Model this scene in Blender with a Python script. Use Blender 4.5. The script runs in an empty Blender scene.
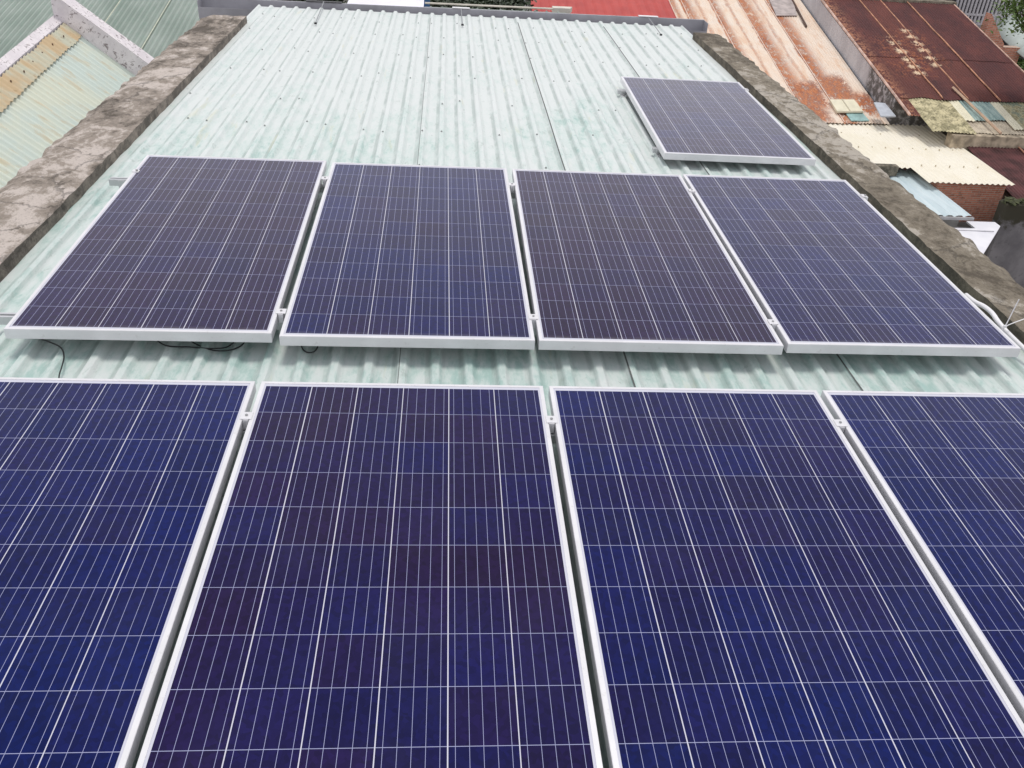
import bpy, bmesh, math, random
from mathutils import Vector, Matrix, noise
random.seed(11)
sc = bpy.context.scene
C = sc.collection
R_ = math.radians

# ---------------------------------------------------------------- camera
cam_d = bpy.data.cameras.new('camera'); cam = bpy.data.objects.new('camera', cam_d); C.objects.link(cam)
CAMP = Vector((1.6428, -3.0298, 1.7358))
cam.location = CAMP
cam.rotation_euler = (1.000241, -0.056349, -0.059096)
cam_d.sensor_width = 36.0; cam_d.lens = 887.494 / 1024 * 36
cam_d.clip_start = 0.05; cam_d.clip_end = 2000
sc.camera = cam
CR = cam.rotation_euler.to_matrix()

def ray(px, py):
    return CR @ Vector(((px - 512) / 887.494, -(py - 384) / 887.494, -1))
def at(px, py, z):
    "world point seen at a photo pixel, at height z"
    d = ray(px, py); t = (z - CAMP.z) / d.z
    return CAMP + d * t
def atp(px, py, a, b, c):
    "the same on the plane z = a + b x + c y"
    d = ray(px, py); o = CAMP
    t = (a + b * o.x + c * o.y - o.z) / (d.z - b * d.x - c * d.y)
    return o + d * t
def aty(px, py, Y):
    d = ray(px, py); t = (Y - CAMP.y) / d.y
    return CAMP + d * t

# ---------------------------------------------------------------- light
W = bpy.data.worlds.new('World'); sc.world = W; W.use_nodes = True
wn = W.node_tree.nodes; wl = W.node_tree.links
bg = wn['Background']; bg.inputs['Strength'].default_value = 0.1
sky = wn.new('ShaderNodeTexSky'); sky.sky_type = 'NISHITA'; sky.sun_disc = False
SUN_EL, SUN_AZ = R_(80), R_(12)        # azimuth clockwise from +Y
sky.sun_elevation = SUN_EL; sky.sun_rotation = SUN_AZ; sky.dust_density = 3.0
geo = wn.new('ShaderNodeTexCoord')
cl = wn.new('ShaderNodeTexNoise'); cl.inputs['Scale'].default_value = 2.2; cl.inputs['Detail'].default_value = 5
wl.new(geo.outputs['Generated'], cl.inputs['Vector'])
crp = wn.new('ShaderNodeValToRGB')
crp.color_ramp.elements[0].position = .35; crp.color_ramp.elements[0].color = (4.9, 5.1, 5.7, 1)
crp.color_ramp.elements[1].position = .7; crp.color_ramp.elements[1].color = (6.9, 7.0, 7.4, 1)
wl.new(cl.outputs['Fac'], crp.inputs['Fac'])
mx = wn.new('ShaderNodeMix'); mx.data_type = 'RGBA'; mx.inputs['Factor'].default_value = 0.86
spx = wn.new('ShaderNodeSeparateXYZ'); wl.new(geo.outputs['Generated'], spx.inputs[0])
hz = wn.new('ShaderNodeMapRange'); hz.interpolation_type = 'SMOOTHSTEP'
for k_, v_ in (('From Min', .78), ('From Max', .30), ('To Min', 0.0), ('To Max', 1.0)): hz.inputs[k_].default_value = v_
wl.new(spx.outputs[2], hz.inputs['Value'])
hm = wn.new('ShaderNodeMix'); hm.data_type = 'RGBA'; wl.new(hz.outputs[0], hm.inputs['Factor']); wl.new(crp.outputs['Color'], hm.inputs['A']); hm.inputs['B'].default_value = (12.6, 12.4, 12.9, 1)
wl.new(sky.outputs['Color'], mx.inputs['A']); wl.new(hm.outputs['Result'], mx.inputs['B'])
wl.new(mx.outputs['Result'], bg.inputs['Color'])

sd = bpy.data.lights.new('sun', 'SUN'); so = bpy.data.objects.new('sun', sd); C.objects.link(so)
sd.energy = 1.7; sd.angle = R_(16); sd.color = (1, .965, .91)
sdir = Vector((math.cos(SUN_EL) * math.sin(SUN_AZ), math.cos(SUN_EL) * math.cos(SUN_AZ), math.sin(SUN_EL)))
so.rotation_euler = sdir.to_track_quat('Z', 'Y').to_euler(); so.location = (0, 0, 30)

vs = sc.view_settings
vs.view_transform = 'Standard'; vs.look = 'None'; vs.gamma = 1; vs.use_curve_mapping = False
vs.exposure = 0.0

# ---------------------------------------------------------------- material helpers
class M:
    def __init__(s, name):
        s.m = bpy.data.materials.new(name); s.m.use_nodes = True
        s.t = s.m.node_tree; s.b = s.t.nodes['Principled BSDF']
        s.tc = s.t.nodes.new('ShaderNodeTexCoord')
    def n(s, k): return s.t.nodes.new(k)
    def put(s, sock, v):
        if isinstance(v, (int, float)): 
            try: sock.default_value = v
            except TypeError: sock.default_value = (v, v, v, 1)
        elif isinstance(v, tuple): sock.default_value = v if len(v) != 3 or sock.type == 'VECTOR' else v + (1,)
        else: s.t.links.new(v, sock)
    def math(s, op, *a, clamp=False):
        n = s.n('ShaderNodeMath'); n.operation = op; n.use_clamp = clamp
        for i, v in enumerate(a): s.put(n.inputs[i], v)
        return n.outputs[0]
    def add(s, a, b): return s.math('ADD', a, b)
    def sub(s, a, b): return s.math('SUBTRACT', a, b)
    def mul(s, a, b): return s.math('MULTIPLY', a, b)
    def mx(s, a, b): return s.math('MAXIMUM', a, b)
    def mn(s, a, b): return s.math('MINIMUM', a, b)
    def lt(s, a, b): return s.math('LESS_THAN', a, b)
    def coord(s, kind='Object'): return s.tc.outputs[kind]
    def xyz(s, kind='Object'):
        n = s.n('ShaderNodeSeparateXYZ'); s.t.links.new(s.coord(kind), n.inputs[0]); return n.outputs
    def vec(s, v, sc_=(1, 1, 1), loc=(0, 0, 0)):
        n = s.n('ShaderNodeMapping'); n.inputs['Scale'].default_value = sc_; n.inputs['Location'].default_value = loc
        s.t.links.new(v, n.inputs['Vector']); return n.outputs[0]
    def noise(s, scale, detail=4, rough=.55, v=None, sc_=(1, 1, 1), dist=0.0, loc=(0, 0, 0)):
        n = s.n('ShaderNodeTexNoise'); n.inputs['Scale'].default_value = scale
        n.inputs['Detail'].default_value = detail; n.inputs['Roughness'].default_value = rough
        n.inputs['Distortion'].default_value = dist
        s.t.links.new(s.vec(v or s.coord(), sc_, loc), n.inputs['Vector']); return n.outputs['Fac']
    def vor(s, scale, v=None, sc_=(1, 1, 1), out='Color'):
        n = s.n('ShaderNodeTexVoronoi'); n.inputs['Scale'].default_value = scale
        s.t.links.new(s.vec(v or s.coord(), sc_), n.inputs['Vector']); return n.outputs[out]
    def ss(s, v, a, b):
        n = s.n('ShaderNodeMapRange'); n.interpolation_type = 'SMOOTHSTEP'
        s.put(n.inputs['Value'], v); n.inputs['From Min'].default_value = a; n.inputs['From Max'].default_value = b
        if a > b:
            n.inputs['From Min'].default_value = b; n.inputs['From Max'].default_value = a
            n.inputs['To Min'].default_value = 1; n.inputs['To Max'].default_value = 0
        return n.outputs[0]
    def mix(s, f, a, b):
        n = s.n('ShaderNodeMix'); n.data_type = 'RGBA'
        s.put(n.inputs['Factor'], f); s.put(n.inputs['A'], a); s.put(n.inputs['B'], b); return n.outputs['Result']
    def band(s, v, c, w, soft):
        "1 within w of c, fading over soft"
        d = s.math('ABSOLUTE', s.sub(v, c)); return s.ss(d, w + soft, w)
    def bump(s, h, strength=.3, dist=.01):
        n = s.n('ShaderNodeBump'); n.inputs['Strength'].default_value = strength; n.inputs['Distance'].default_value = dist
        s.put(n.inputs['Height'], h); s.t.links.new(n.outputs[0], s.b.inputs['Normal'])
    def out(s, col, rough=.6, metal=0.0, spec=None):
        s.put(s.b.inputs['Base Color'], col); s.put(s.b.inputs['Roughness'], rough); s.put(s.b.inputs['Metallic'], metal)
        if spec is not None: s.b.inputs['Specular IOR Level'].default_value = spec
        return s.m

def plain(name, col, rough=.6, metal=0.0, var=.12, sc_=6):
    m = M(name); n = m.noise(sc_, 5)
    dark = tuple(c * (1 - var) for c in col); lite = tuple(min(1, c * (1 + var)) for c in col)
    return m.out(m.mix(m.ss(n, .3, .7), dark, lite), rough, metal)

# -- solar cells
def mat_cells():
    m = M('solar_cells'); x, y, z = m.xyz()
    PX, PY = .1590, .1585
    u = m.math('DIVIDE', m.add(x, 3 * PX), PX); v = m.math('DIVIDE', m.add(y, 6 * PY), PY)
    iu, iv = m.math('FLOOR', u), m.math('FLOOR', v)
    fu, fv = m.mul(m.math('FRACT', u), PX), m.mul(m.math('FRACT', v), PY)
    gu = m.mn(fu, m.sub(PX, fu)); gv = m.mn(fv, m.sub(PY, fv))
    gap = m.lt(gu, m.add(.00085, m.mul(m.noise(.9, 1, sc_=(9, .3, 1)), .0010))); gaph = m.lt(gv, .00085)
    outside = m.mx(m.lt(3 * PX, m.math('ABSOLUTE', x)), m.lt(6 * PY, m.math('ABSOLUTE', y)))
    bb = m.mul(m.math('ABSOLUTE', m.sub(m.math('FRACT', m.math('DIVIDE', m.sub(fu, .00125), (PX - .0025) / 5)), .5)), (PX - .0025) / 5)
    bus = m.lt(bb, .00056)
    oi = m.n('ShaderNodeObjectInfo')
    cv = m.n('ShaderNodeCombineXYZ'); m.put(cv.inputs[0], iu); m.put(cv.inputs[1], iv); m.put(cv.inputs[2], m.mul(oi.outputs['Random'], 97.0))
    wnz = m.n('ShaderNodeTexWhiteNoise'); m.t.links.new(cv.outputs[0], wnz.inputs['Vector'])
    sp = m.n('ShaderNodeSeparateColor'); m.t.links.new(wnz.outputs['Color'], sp.inputs[0])
    # whole-panel hue bias (object colour red channel) plus a slow drift across the panel and a random per cell
    oc = m.n('ShaderNodeSeparateColor'); m.t.links.new(oi.outputs['Color'], oc.inputs[0])
    drift = m.noise(1.3, 1, v=m.coord())
    cf = m.add(m.add(m.mul(sp.outputs[0], .38), m.mul(drift, .88)), m.sub(oc.outputs[0], .72))
    base = m.mix(m.ss(cf, -.1, 1.1), (.0150, .0050, .038), (.0015, .0068, .078))
    bright = m.add(.88, m.mul(sp.outputs[1], .24))
    cr = m.n('ShaderNodeSeparateColor'); m.t.links.new(m.vor(75, sc_=(1, 1, 0)), cr.inputs[0])
    bright = m.mul(bright, m.add(.78, m.mul(cr.outputs[0], .44)))
    vm = m.n('ShaderNodeVectorMath'); vm.operation = 'SCALE'; m.t.links.new(base, vm.inputs[0]); m.t.links.new(bright, vm.inputs['Scale'])
    c1 = m.mix(bus, vm.outputs[0], (.35, .37, .56))
    c1 = m.mix(gaph, c1, (.33, .35, .52))
    c2 = m.mix(m.mx(gap, outside), c1, (.58, .58, .66))
    # faint dust film on the glass
    dust = m.add(m.mul(m.ss(m.noise(3.5, 5, .6), .42, .75), .012), m.mul(m.mul(m.ss(y, -.925, -.955), m.ss(m.noise(11, 4), .35, .65)), .14))
    c3 = m.mix(dust, c2, (.45, .43, .40))
    m.out(c3, .5, 0, .0)
    m.b.inputs['Coat Weight'].default_value = 1; m.b.inputs['Coat IOR'].default_value = 1.31
    m.put(m.b.inputs['Coat Roughness'], m.add(.07, m.mul(m.noise(5, 4), .08)))
    return m.m
MAT_CELLS = mat_cells()
def mat_alu(name, col=(.78, .77, .79), rough=.42, metal=.25):
    m = M(name); n = m.noise(9, 5, sc_=(1, 1, 1)); g = m.noise(60, 2)
    c = m.mix(m.ss(n, .35, .75), tuple(k * .90 for k in col), col)
    c = m.mix(m.mul(m.ss(g, .62, .75), .25), c, (.42, .40, .38))
    return m.out(c, rough, metal)
MAT_ALU = mat_alu('anodised_aluminium')
MAT_RAIL = mat_alu('rail_aluminium', (.62, .63, .64), .38, .5)
MAT_STEEL = plain('bright_screw_steel', (.35, .35, .35), .35, .8)
MAT_BLACK = plain('black_rubber', (.012, .012, .014), .45)
MAT_BACK = plain('white_backsheet', (.62, .62, .64), .6)
MAT_WHITEP = plain('white_pvc', (.80, .79, .80), .4, 0, .05)

# -- mint green roofing
def mat_mint():
    m = M('weathered_mint_metal'); x, y, z = m.xyz(); x = m.add(x, 1.95)
    n1 = m.noise(1.5, 6, .70, sc_=(1.6, .5, 1), dist=.3)
    n2 = m.noise(13, 6, .68, sc_=(1.8, .5, 1), dist=.3, loc=(3, 1, 0))
    n3 = m.noise(30, 4, .65)
    near = m.ss(y, 3.8, -0.6)
    k = m.add(m.add(m.mul(n1, .5), m.mul(n2, .5)), m.mul(m.sub(near, .55), .14))
    chalk, mint, teal = (.655, .69, .675), (.555, .64, .61), (.32, .48, .44)
    c = m.mix(m.ss(k, .42, .60), chalk, mint)
    c = m.mix(m.mul(m.ss(m.add(k, m.mul(m.sub(n3, .5), .12)), .54, .68), .8), c, teal)
    # dirt along the rib feet, with the ribs' one-sided shading painted in
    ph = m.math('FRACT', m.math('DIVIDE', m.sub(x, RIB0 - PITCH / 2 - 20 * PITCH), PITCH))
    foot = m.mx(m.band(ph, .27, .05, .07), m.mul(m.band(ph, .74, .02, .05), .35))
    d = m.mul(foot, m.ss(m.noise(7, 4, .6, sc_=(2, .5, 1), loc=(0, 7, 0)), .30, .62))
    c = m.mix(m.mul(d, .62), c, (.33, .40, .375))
    yel = m.mul(m.ss(m.noise(4, 4, .6, sc_=(3, .35, 1), loc=(9, 2, 0)), .64, .74), .35)
    c = m.mix(yel, c, (.62, .60, .40))
    spots = m.ss(m.noise(15, 5, .78, sc_=(1.3, .6, 1), loc=(5, 5, 0), dist=.5), .575, .70)
    c = m.mix(m.mul(spots, .5), c, (.30, .37, .33))
    c = m.mix(m.mul(m.ss(m.noise(60, 3, .7), .62, .74), .25), c, (.3, .36, .33))
    m.bump(m.add(n2, m.mul(n3, .4)), .25, .004)
    return m.out(c, m.add(.42, m.mul(n2, .25)), 0, .35)
PITCH = .1310; RIB0 = 3.325

# -- old mortar parapet
def mat_parapet(name, pale, mid, dark, amount, far_lichen=0.0):
    m = M(name)
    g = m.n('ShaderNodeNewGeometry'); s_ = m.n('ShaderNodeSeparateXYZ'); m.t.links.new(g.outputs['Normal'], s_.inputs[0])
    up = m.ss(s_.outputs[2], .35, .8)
    n1 = m.noise(1.5, 7, .68, dist=.35, sc_=(1.3, .7, 1)); n2 = m.noise(8, 7, .75, dist=.3, sc_=(1.2, .8, 1)); n3 = m.noise(55, 5, .75)
    k = m.add(m.add(m.mul(n1, .50), m.mul(n2, .36)), m.mul(n3, .14))
    yl = m.xyz()[1]; k = m.sub(k, m.mul(m.ss(m.add(yl, m.mul(n1, 2)), 1.6, 3.2), far_lichen))
    c = m.mix(m.ss(k, amount - .075, amount + .015), dark, mid)
    c = m.mix(m.ss(k, amount + .012, amount + .055), c, pale)
    vd = m.n('ShaderNodeTexVoronoi'); vd.feature = 'DISTANCE_TO_EDGE'; vd.inputs['Scale'].default_value = 1.7
    wv = m.n('ShaderNodeVectorMath'); wv.operation = 'ADD'; cxyz = m.n('ShaderNodeCombineXYZ'); m.put(cxyz.inputs[0], m.mul(n2, .35)); m.put(cxyz.inputs[1], m.mul(n1, .5))
    m.t.links.new(m.coord(), wv.inputs[0]); m.t.links.new(cxyz.outputs[0], wv.inputs[1]); m.t.links.new(wv.outputs[0], vd.inputs['Vector'])
    crack = m.mul(m.ss(vd.outputs['Distance'], .012, .004), m.ss(n1, .42, .5))
    c = m.mix(m.mul(crack, .3), c, (.05, .042, .035))
    c = m.mix(m.mul(m.ss(n3, .54, .66), .5), c, (.10, .08, .065))
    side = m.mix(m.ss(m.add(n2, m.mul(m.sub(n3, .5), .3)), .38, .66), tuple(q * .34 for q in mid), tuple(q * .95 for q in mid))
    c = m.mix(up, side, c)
    m.bump(m.add(m.sub(m.mul(n2, .7), crack), m.mul(n3, .9)), .8, .016)
    return m.out(c, .92)
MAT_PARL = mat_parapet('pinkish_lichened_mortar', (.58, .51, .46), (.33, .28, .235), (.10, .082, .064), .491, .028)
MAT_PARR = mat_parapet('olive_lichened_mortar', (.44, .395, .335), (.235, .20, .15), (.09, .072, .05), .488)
MAT_RENDER = plain('grey_render', (.32, .31, .29), .9, 0, .3, 1.2)
MAT_GUT = plain('grey_painted_steel', (.36, .355, .385), .5, .0, .12, 5)
MAT_DARK = plain('shade_black', (.018, .017, .016), .9)  # near-black colour painting in the deep shade of the shed and yard wall

# ---------------------------------------------------------------- object helpers
def tag(o, label=None, cat=None, group=None, kind=None):
    if label: o['label'] = label
    if cat: o['category'] = cat
    if group: o['group'] = group
    if kind: o['kind'] = kind
    return o
def empty(name, loc, label, cat, group=None, rz=0, kind=None):
    o = bpy.data.objects.new(name, None); C.objects.link(o); o.location = loc; o.rotation_euler.z = rz
    o.empty_display_size = .1
    return tag(o, label, cat, group, kind)
def link(name, bm, mat, parent=None, smooth=False, local=False):
    "world-space bmesh -> one object; the parent's location is taken off"
    if parent is not None and not local:
        bmesh.ops.translate(bm, verts=bm.verts, vec=-Vector(parent['_org'] if '_org' in parent else world_loc(parent)))
    me = bpy.data.meshes.new(name); bm.normal_update(); bm.to_mesh(me); bm.free()
    me.materials.append(mat)
    if smooth:
        for f in me.polygons: f.use_smooth = True
    o = bpy.data.objects.new(name, me); C.objects.link(o)
    if parent is not None: o.parent = parent
    return o
def world_loc(o):
    v = Vector(o.location)
    while o.parent: o = o.parent; v += Vector(o.location)
    return v
def box(bm, x0, x1, y0, y1, z0, z1, bev=0):
    r = bmesh.ops.create_cube(bm, size=1)
    for v in r['verts']:
        v.co = Vector((x0 + (v.co.x + .5) * (x1 - x0), y0 + (v.co.y + .5) * (y1 - y0), z0 + (v.co.z + .5) * (z1 - z0)))
    if bev:
        es = list({e for v in r['verts'] for e in v.link_edges})
        bmesh.ops.bevel(bm, geom=es, offset=bev, segments=1, affect='EDGES', profile=.5)
    return r['verts']
def tube(bm, pts, r, seg=8, cap=True):
    pts = [Vector(p) for p in pts]; rings = []
    for i, p in enumerate(pts):
        t = (pts[min(i + 1, len(pts) - 1)] - pts[max(i - 1, 0)]).normalized()
        a = t.cross(Vector((0, 0, 1)) if abs(t.z) < .9 else Vector((1, 0, 0))).normalized(); b = t.cross(a)
        rr = r[i] if isinstance(r, (list, tuple)) else r
        rings.append([bm.verts.new(p + (a * math.cos(2 * math.pi * k / seg) + b * math.sin(2 * math.pi * k / seg)) * rr) for k in range(seg)])
    for A, B in zip(rings, rings[1:]):
        for k in range(seg): bm.faces.new((A[k], A[(k + 1) % seg], B[(k + 1) % seg], B[k]))
    if cap: bm.faces.new(rings[0][::-1]); bm.faces.new(rings[-1])
def smoothpts(pts, n=6):
    out = []; P = [Vector(p) for p in pts]
    for i in range(len(P) - 1):
        p0, p1, p2, p3 = P[max(i - 1, 0)], P[i], P[i + 1], P[min(i + 2, len(P) - 1)]
        for k in range(n):
            t = k / n
            out.append(.5 * ((2 * p1) + (p2 - p0) * t + (2 * p0 - 5 * p1 + 4 * p2 - p3) * t * t + (3 * p1 - p0 - 3 * p2 + p3) * t ** 3))
    return out + [P[-1]]
def poly_prism(bm, pts, depth):
    "top polygon (3-D points) extruded straight down by depth"
    top = [bm.verts.new(p) for p in pts]; bot = [bm.verts.new(Vector(p) - Vector((0, 0, depth))) for p in pts]
    bm.faces.new(top); bm.faces.new(bot[::-1]); n = len(pts)
    for i in range(n): bm.faces.new((top[i], bot[i], bot[(i + 1) % n], top[(i + 1) % n]))
def corr(bm, x0, x1, y0, y1, zf, pitch, amp, along='y', prof='sine', thick=.004, jag=0.0, wav=0.006, nl=10, seed=0.0):
    "corrugated sheet over a plan rectangle; ridges run along y or x"
    a0, a1, l0, l1 = (x0, x1, y0, y1) if along == 'y' else (y0, y1, x0, x1)
    n = max(2, int(round((a1 - a0) / pitch * 6)))
    rows = []
    for j in range(nl + 1):
        row = []
        for i in range(n + 1):
            a = a0 + (a1 - a0) * i / n; l = l0 + (l1 - l0) * j / nl
            if prof == 'sine': h = amp * math.sin(2 * math.pi * a / pitch)
            else: h = amp * max(-1, min(1, 1.9 * math.sin(2 * math.pi * a / pitch) + .9)) 
            if j in (0, nl) and jag: l += jag * noise.noise(Vector((a * 1.7 + seed, j, seed)))
            x, y = (a, l) if along == 'y' else (l, a)
            w = wav * noise.noise(Vector((x * .9 + seed, y * .9, seed)))
            row.append((Vector((x, y, zf(x, y) + h + w))))
        rows.append(row)
    T = [[bm.verts.new(p) for p in r] for r in rows]
    B = [[bm.verts.new(p - Vector((0, 0, thick))) for p in r] for r in rows]
    for j in range(nl):
        for i in range(n):
            bm.faces.new((T[j][i], T[j][i + 1], T[j + 1][i + 1], T[j + 1][i]))
            bm.faces.new((B[j][i], B[j + 1][i], B[j + 1][i + 1], B[j][i + 1]))
    for j in range(nl):
        bm.faces.new((T[j][0], T[j + 1][0], B[j + 1][0], B[j][0])); bm.faces.new((T[j][n], B[j][n], B[j + 1][n], T[j + 1][n]))
    for i in range(n):
        bm.faces.new((T[0][i], B[0][i], B[0][i + 1], T[0][i + 1])); bm.faces.new((T[nl][i], T[nl][i + 1], B[nl][i + 1], B[nl][i]))

# ================================================================= SETTING
GZ = -7.0
gm = M('alley_ground'); gn = gm.noise(.8, 6); gm2 = gm.out(gm.mix(gm.ss(gn, .35, .65), (.09, .085, .075), (.20, .19, .17)), .95)
bm = bmesh.new(); r = bmesh.ops.create_grid(bm, x_segments=8, y_segments=8, size=400)
bmesh.ops.translate(bm, verts=bm.verts, vec=(0, 100, GZ)); tag(link('ground', bm, gm2), 'grey concrete alleys and yards far below between the houses', None, None, 'structure')

# ================================================================= OUR BUILDING
house = empty('rooftop_house', (1.95, 1.5, GZ), 'building under the camera with a pale mint ribbed metal roof between two rough mortar parapets', 'building')
bm = bmesh.new(); box(bm, -.68, 4.5, -4.2, 7.12, GZ, -.36); link('wall', bm, MAT_RENDER, house)
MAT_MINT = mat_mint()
PAN, CRE = -.128, -.110
def roof_sheet(xa, xb, lift):
    bm = bmesh.new(); prof = []
    k0 = math.floor((xa - RIB0) / PITCH) - 1
    for k in range(k0, k0 + 14):
        c = RIB0 + k * PITCH
        for dx, z in ((-.031, PAN), (-.025, PAN + .003), (-.014, CRE - .0015), (-.010, CRE), (.010, CRE), (.014, CRE - .0015), (.025, PAN + .003), (.031, PAN)): prof.append((c + dx, z))
    P = [(xa, None)] + [q for q in prof if xa + 1e-4 < q[0] < xb - 1e-4] + [(xb, None)]
    def zat(x):
        for a, b in zip(prof, prof[1:]):
            if a[0] <= x <= b[0]: return a[1] + (b[1] - a[1]) * (x - a[0]) / (b[0] - a[0])
        return PAN
    P = [(x, zat(x) if z is None else z) for x, z in P]
    Y = [-4.2 + (7.20 + 4.2) * j / 46 for j in range(47)]; rows = []
    ye = 7.20 + random.uniform(-.01, .01)
    for j, y in enumerate(Y):
        if j == 46: y = ye
        rows.append([bm.verts.new((x, y, z + lift + .0022 * noise.noise(Vector((x * 2, y * 1.3, 3))) * (1 if z < -.12 else .4))) for x, z in P])
    for A, B in zip(rows, rows[1:]):
        for i in range(len(P) - 1): bm.faces.new((A[i], A[i + 1], B[i + 1], B[i]))
    g = bmesh.ops.extrude_face_region(bm, geom=bm.faces[:])
    bmesh.ops.translate(bm, verts=[v for v in g['geom'] if isinstance(v, bmesh.types.BMVert)], vec=(0, 0, .0012))
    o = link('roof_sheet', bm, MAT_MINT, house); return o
SW = PITCH * 7
edges = [-.345] + [RIB0 - SW * k for k in (3, 2, 1, 0)] + [4.23]
edges = [-.345, RIB0 - SW * 3, RIB0 - SW * 2, RIB0 - SW, RIB0, 4.23]
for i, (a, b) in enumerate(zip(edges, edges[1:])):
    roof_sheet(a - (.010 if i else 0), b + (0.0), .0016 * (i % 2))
# dark grime strips on the sheet laps, also painting in the gap shadow
for xs, w in ((RIB0 - .013, .0034), (RIB0 - SW - .013, .0034), (RIB0 - 2 * SW - .012, .0014)):
    bm = bmesh.new()
    pts = [(xs + .003 * noise.noise(Vector((0, y * .8, xs))), y) for y in [(-4.1 + .2 * k) for k in range(56)]]
    for (xa, ya), (xb, yb) in zip(pts, pts[1:]):
        v = [bm.verts.new(q) for q in ((xa - w, ya, CRE + .0032), (xa + w, ya, CRE + .0042), (xb + w, yb, CRE + .0042), (xb - w, yb, CRE + .0032))]
        bm.faces.new(v)
    link('sheet_joint', bm, plain('joint_grime_shade', (.10, .11, .105), .9), house)
# roofing screws: washer + hex head on the crests, along the purlins
cnt = 0
scr = None
for yy in (2.25, 3.02, 3.72, 4.45, 5.2, 5.95, 6.62):
    for k in range(-27, 7):
        x = RIB0 + k * PITCH
        if not -.28 < x < 4.18 or (k + int(yy * 3)) % 3 == 0 or cnt >= 100: continue
        if yy < 2.5 and x < 3.9 and (k % 2): continue
        if x > 3.0 and 2.4 < yy < 4.5: continue
        y = yy + random.uniform(-.09, .09)
        if random.random() < .22: continue
        if scr is None:
            bm = bmesh.new(); tube(bm, [(0, 0, 0), (0, 0, .003)], [.0075, .007], 10); tube(bm, [(0, 0, .003), (0, 0, .008)], .0040, 6)
            o = link('roofing_screw', bm, plain('screw_washer_grey', (.27, .29, .28), .6, .2, .4, 40), house, local=True); scr = o
        else: o = scr.copy(); C.objects.link(o); o.parent = house
        o.location = Vector((x, y, CRE + .002)) - world_loc(house); cnt += 1
# parapets
def parapet(x0, x1, y0, y1, ztop, mat, seed, out_dir):
    bm = bmesh.new(); NX, NY = 12, int((y1 - y0) / .035); rows = []
    prof = [(0, -.5), (0, -.06), (0.0, -.02)] + [(i / NX, 0) for i in range(NX + 1)] + [(1, -.03), (1, -.12), (1, -.6)]
    for j in range(NY + 1):
        y = y0 + (y1 - y0) * j / NY; row = []
        ws = .006 * noise.noise(Vector((seed, y * 1.6, 0))) + .005 * noise.noise(Vector((seed, y * 7, 1)))
        wo = .005 * noise.noise(Vector((seed + 9, y * 1.1, 0))) + .010 * noise.noise(Vector((seed + 5, y * 6, 1))) + .012 * noise.noise(Vector((seed + 5, y * 19, 1)))
        for i, (u, dz) in enumerate(prof):
            inner_l = out_dir > 0
            w = (ws * (1 - u) + wo * u) if inner_l else (wo * (1 - u) + ws * u)
            x = x0 + (x1 - x0) * u + w
            z = ztop + dz
            if dz > -.05:
                z += .007 * noise.noise(Vector((x * 3 + seed, y * 2, 1))) + .004 * noise.noise(Vector((x * 30, y * 24, seed))) + .006 * noise.noise(Vector((x * 13, y * 9, seed)))
                oe = u if inner_l else 1 - u
                z += (-.030 * max(0, oe - .8) / .2 * (1 + noise.noise(Vector((y * 8, seed, 2)))))
            yy = y + (.02 * noise.noise(Vector((x * 9, seed, 4))) if j in (0, NY) else 0)
            row.append(bm.verts.new((x, yy, z)))
        rows.append(row)
    for A, B in zip(rows, rows[1:]):
        for i in range(len(prof) - 1): bm.faces.new((A[i], A[i + 1], B[i + 1], B[i]))
    for row in (rows[0], rows[-1]): bm.faces.new(row)
    bmesh.ops.recalc_face_normals(bm, faces=bm.faces)
    return link('parapet', bm, mat, house)
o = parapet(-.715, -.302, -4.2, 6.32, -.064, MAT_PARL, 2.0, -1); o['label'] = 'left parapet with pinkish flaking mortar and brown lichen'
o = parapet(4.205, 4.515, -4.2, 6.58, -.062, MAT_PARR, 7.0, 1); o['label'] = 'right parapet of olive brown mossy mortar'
bm = bmesh.new(); box(bm, -.70, -.32, -4.19, 6.30, GZ, -.34); box(bm, 4.22, 4.53, -4.19, 6.56, GZ, -.36); link('side_wall', bm, MAT_RENDER, house)
# gutter at the far end
gx0, gx1 = -.96, 4.50
bm = bmesh.new()
box(bm, gx0, gx1, 7.30, 7.304, -.27, -.075); box(bm, gx0, gx1, 7.304, 7.325, -.079, -.073)   # back plate and folded lip
box(bm, gx0, gx1, 7.14, 7.30, -.270, -.266); box(bm, gx0, gx1, 7.136, 7.140, -.27, -.15)
box(bm, gx0 - .004, gx0, 7.136, 7.325, -.27, -.078); box(bm, gx1, gx1 + .004, 7.136, 7.325, -.27, -.078)
# the lip rises a little to the right
for v in bm.verts:
    if v.co.z > -.1: v.co.z += .004 * (v.co.x - 1.8)
link('gutter', bm, MAT_GUT, house)
# gutter straps: pale bar on the lip, rod down to a screw on the roof
def strap(px, py, dark=False, foot=(0, 0), barlen=.19):
    p = aty(px, py, 7.30); x = p.x
    e = empty('gutter_strap', (x, 7.30, -.07), None, 'bracket', 'straps holding the far gutter')
    bm = bmesh.new(); box(bm, x - barlen / 2, x + barlen / 2, 7.285, 7.335, -.066 + .004 * (x - 1.8), -.058 + .004 * (x - 1.8), .002)
    link('bar', bm, MAT_BLACK if dark else MAT_WHITEP, e)
    f = at(foot[0], foot[1], CRE + .01)
    bm = bmesh.new(); tube(bm, [(x, 7.30, -.066), (x + (f.x - x) * .5, (7.3 + f.y) / 2, -.082), (f.x, f.y, f.z)], .0048, 6); link('rod', bm, plain('rod_grey', (.25, .26, .27), .5) , e)
    bm = bmesh.new(); tube(bm, [(f.x, f.y, CRE), (f.x, f.y, CRE + .016)], .014, 8); link('screw', bm, MAT_BLACK, e); return e
o = strap(324, 4, True, (315.5, 23), .38); o['label'] = 'black strap on the gutter lip with a rod to the roof, leftmost of the three'
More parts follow.
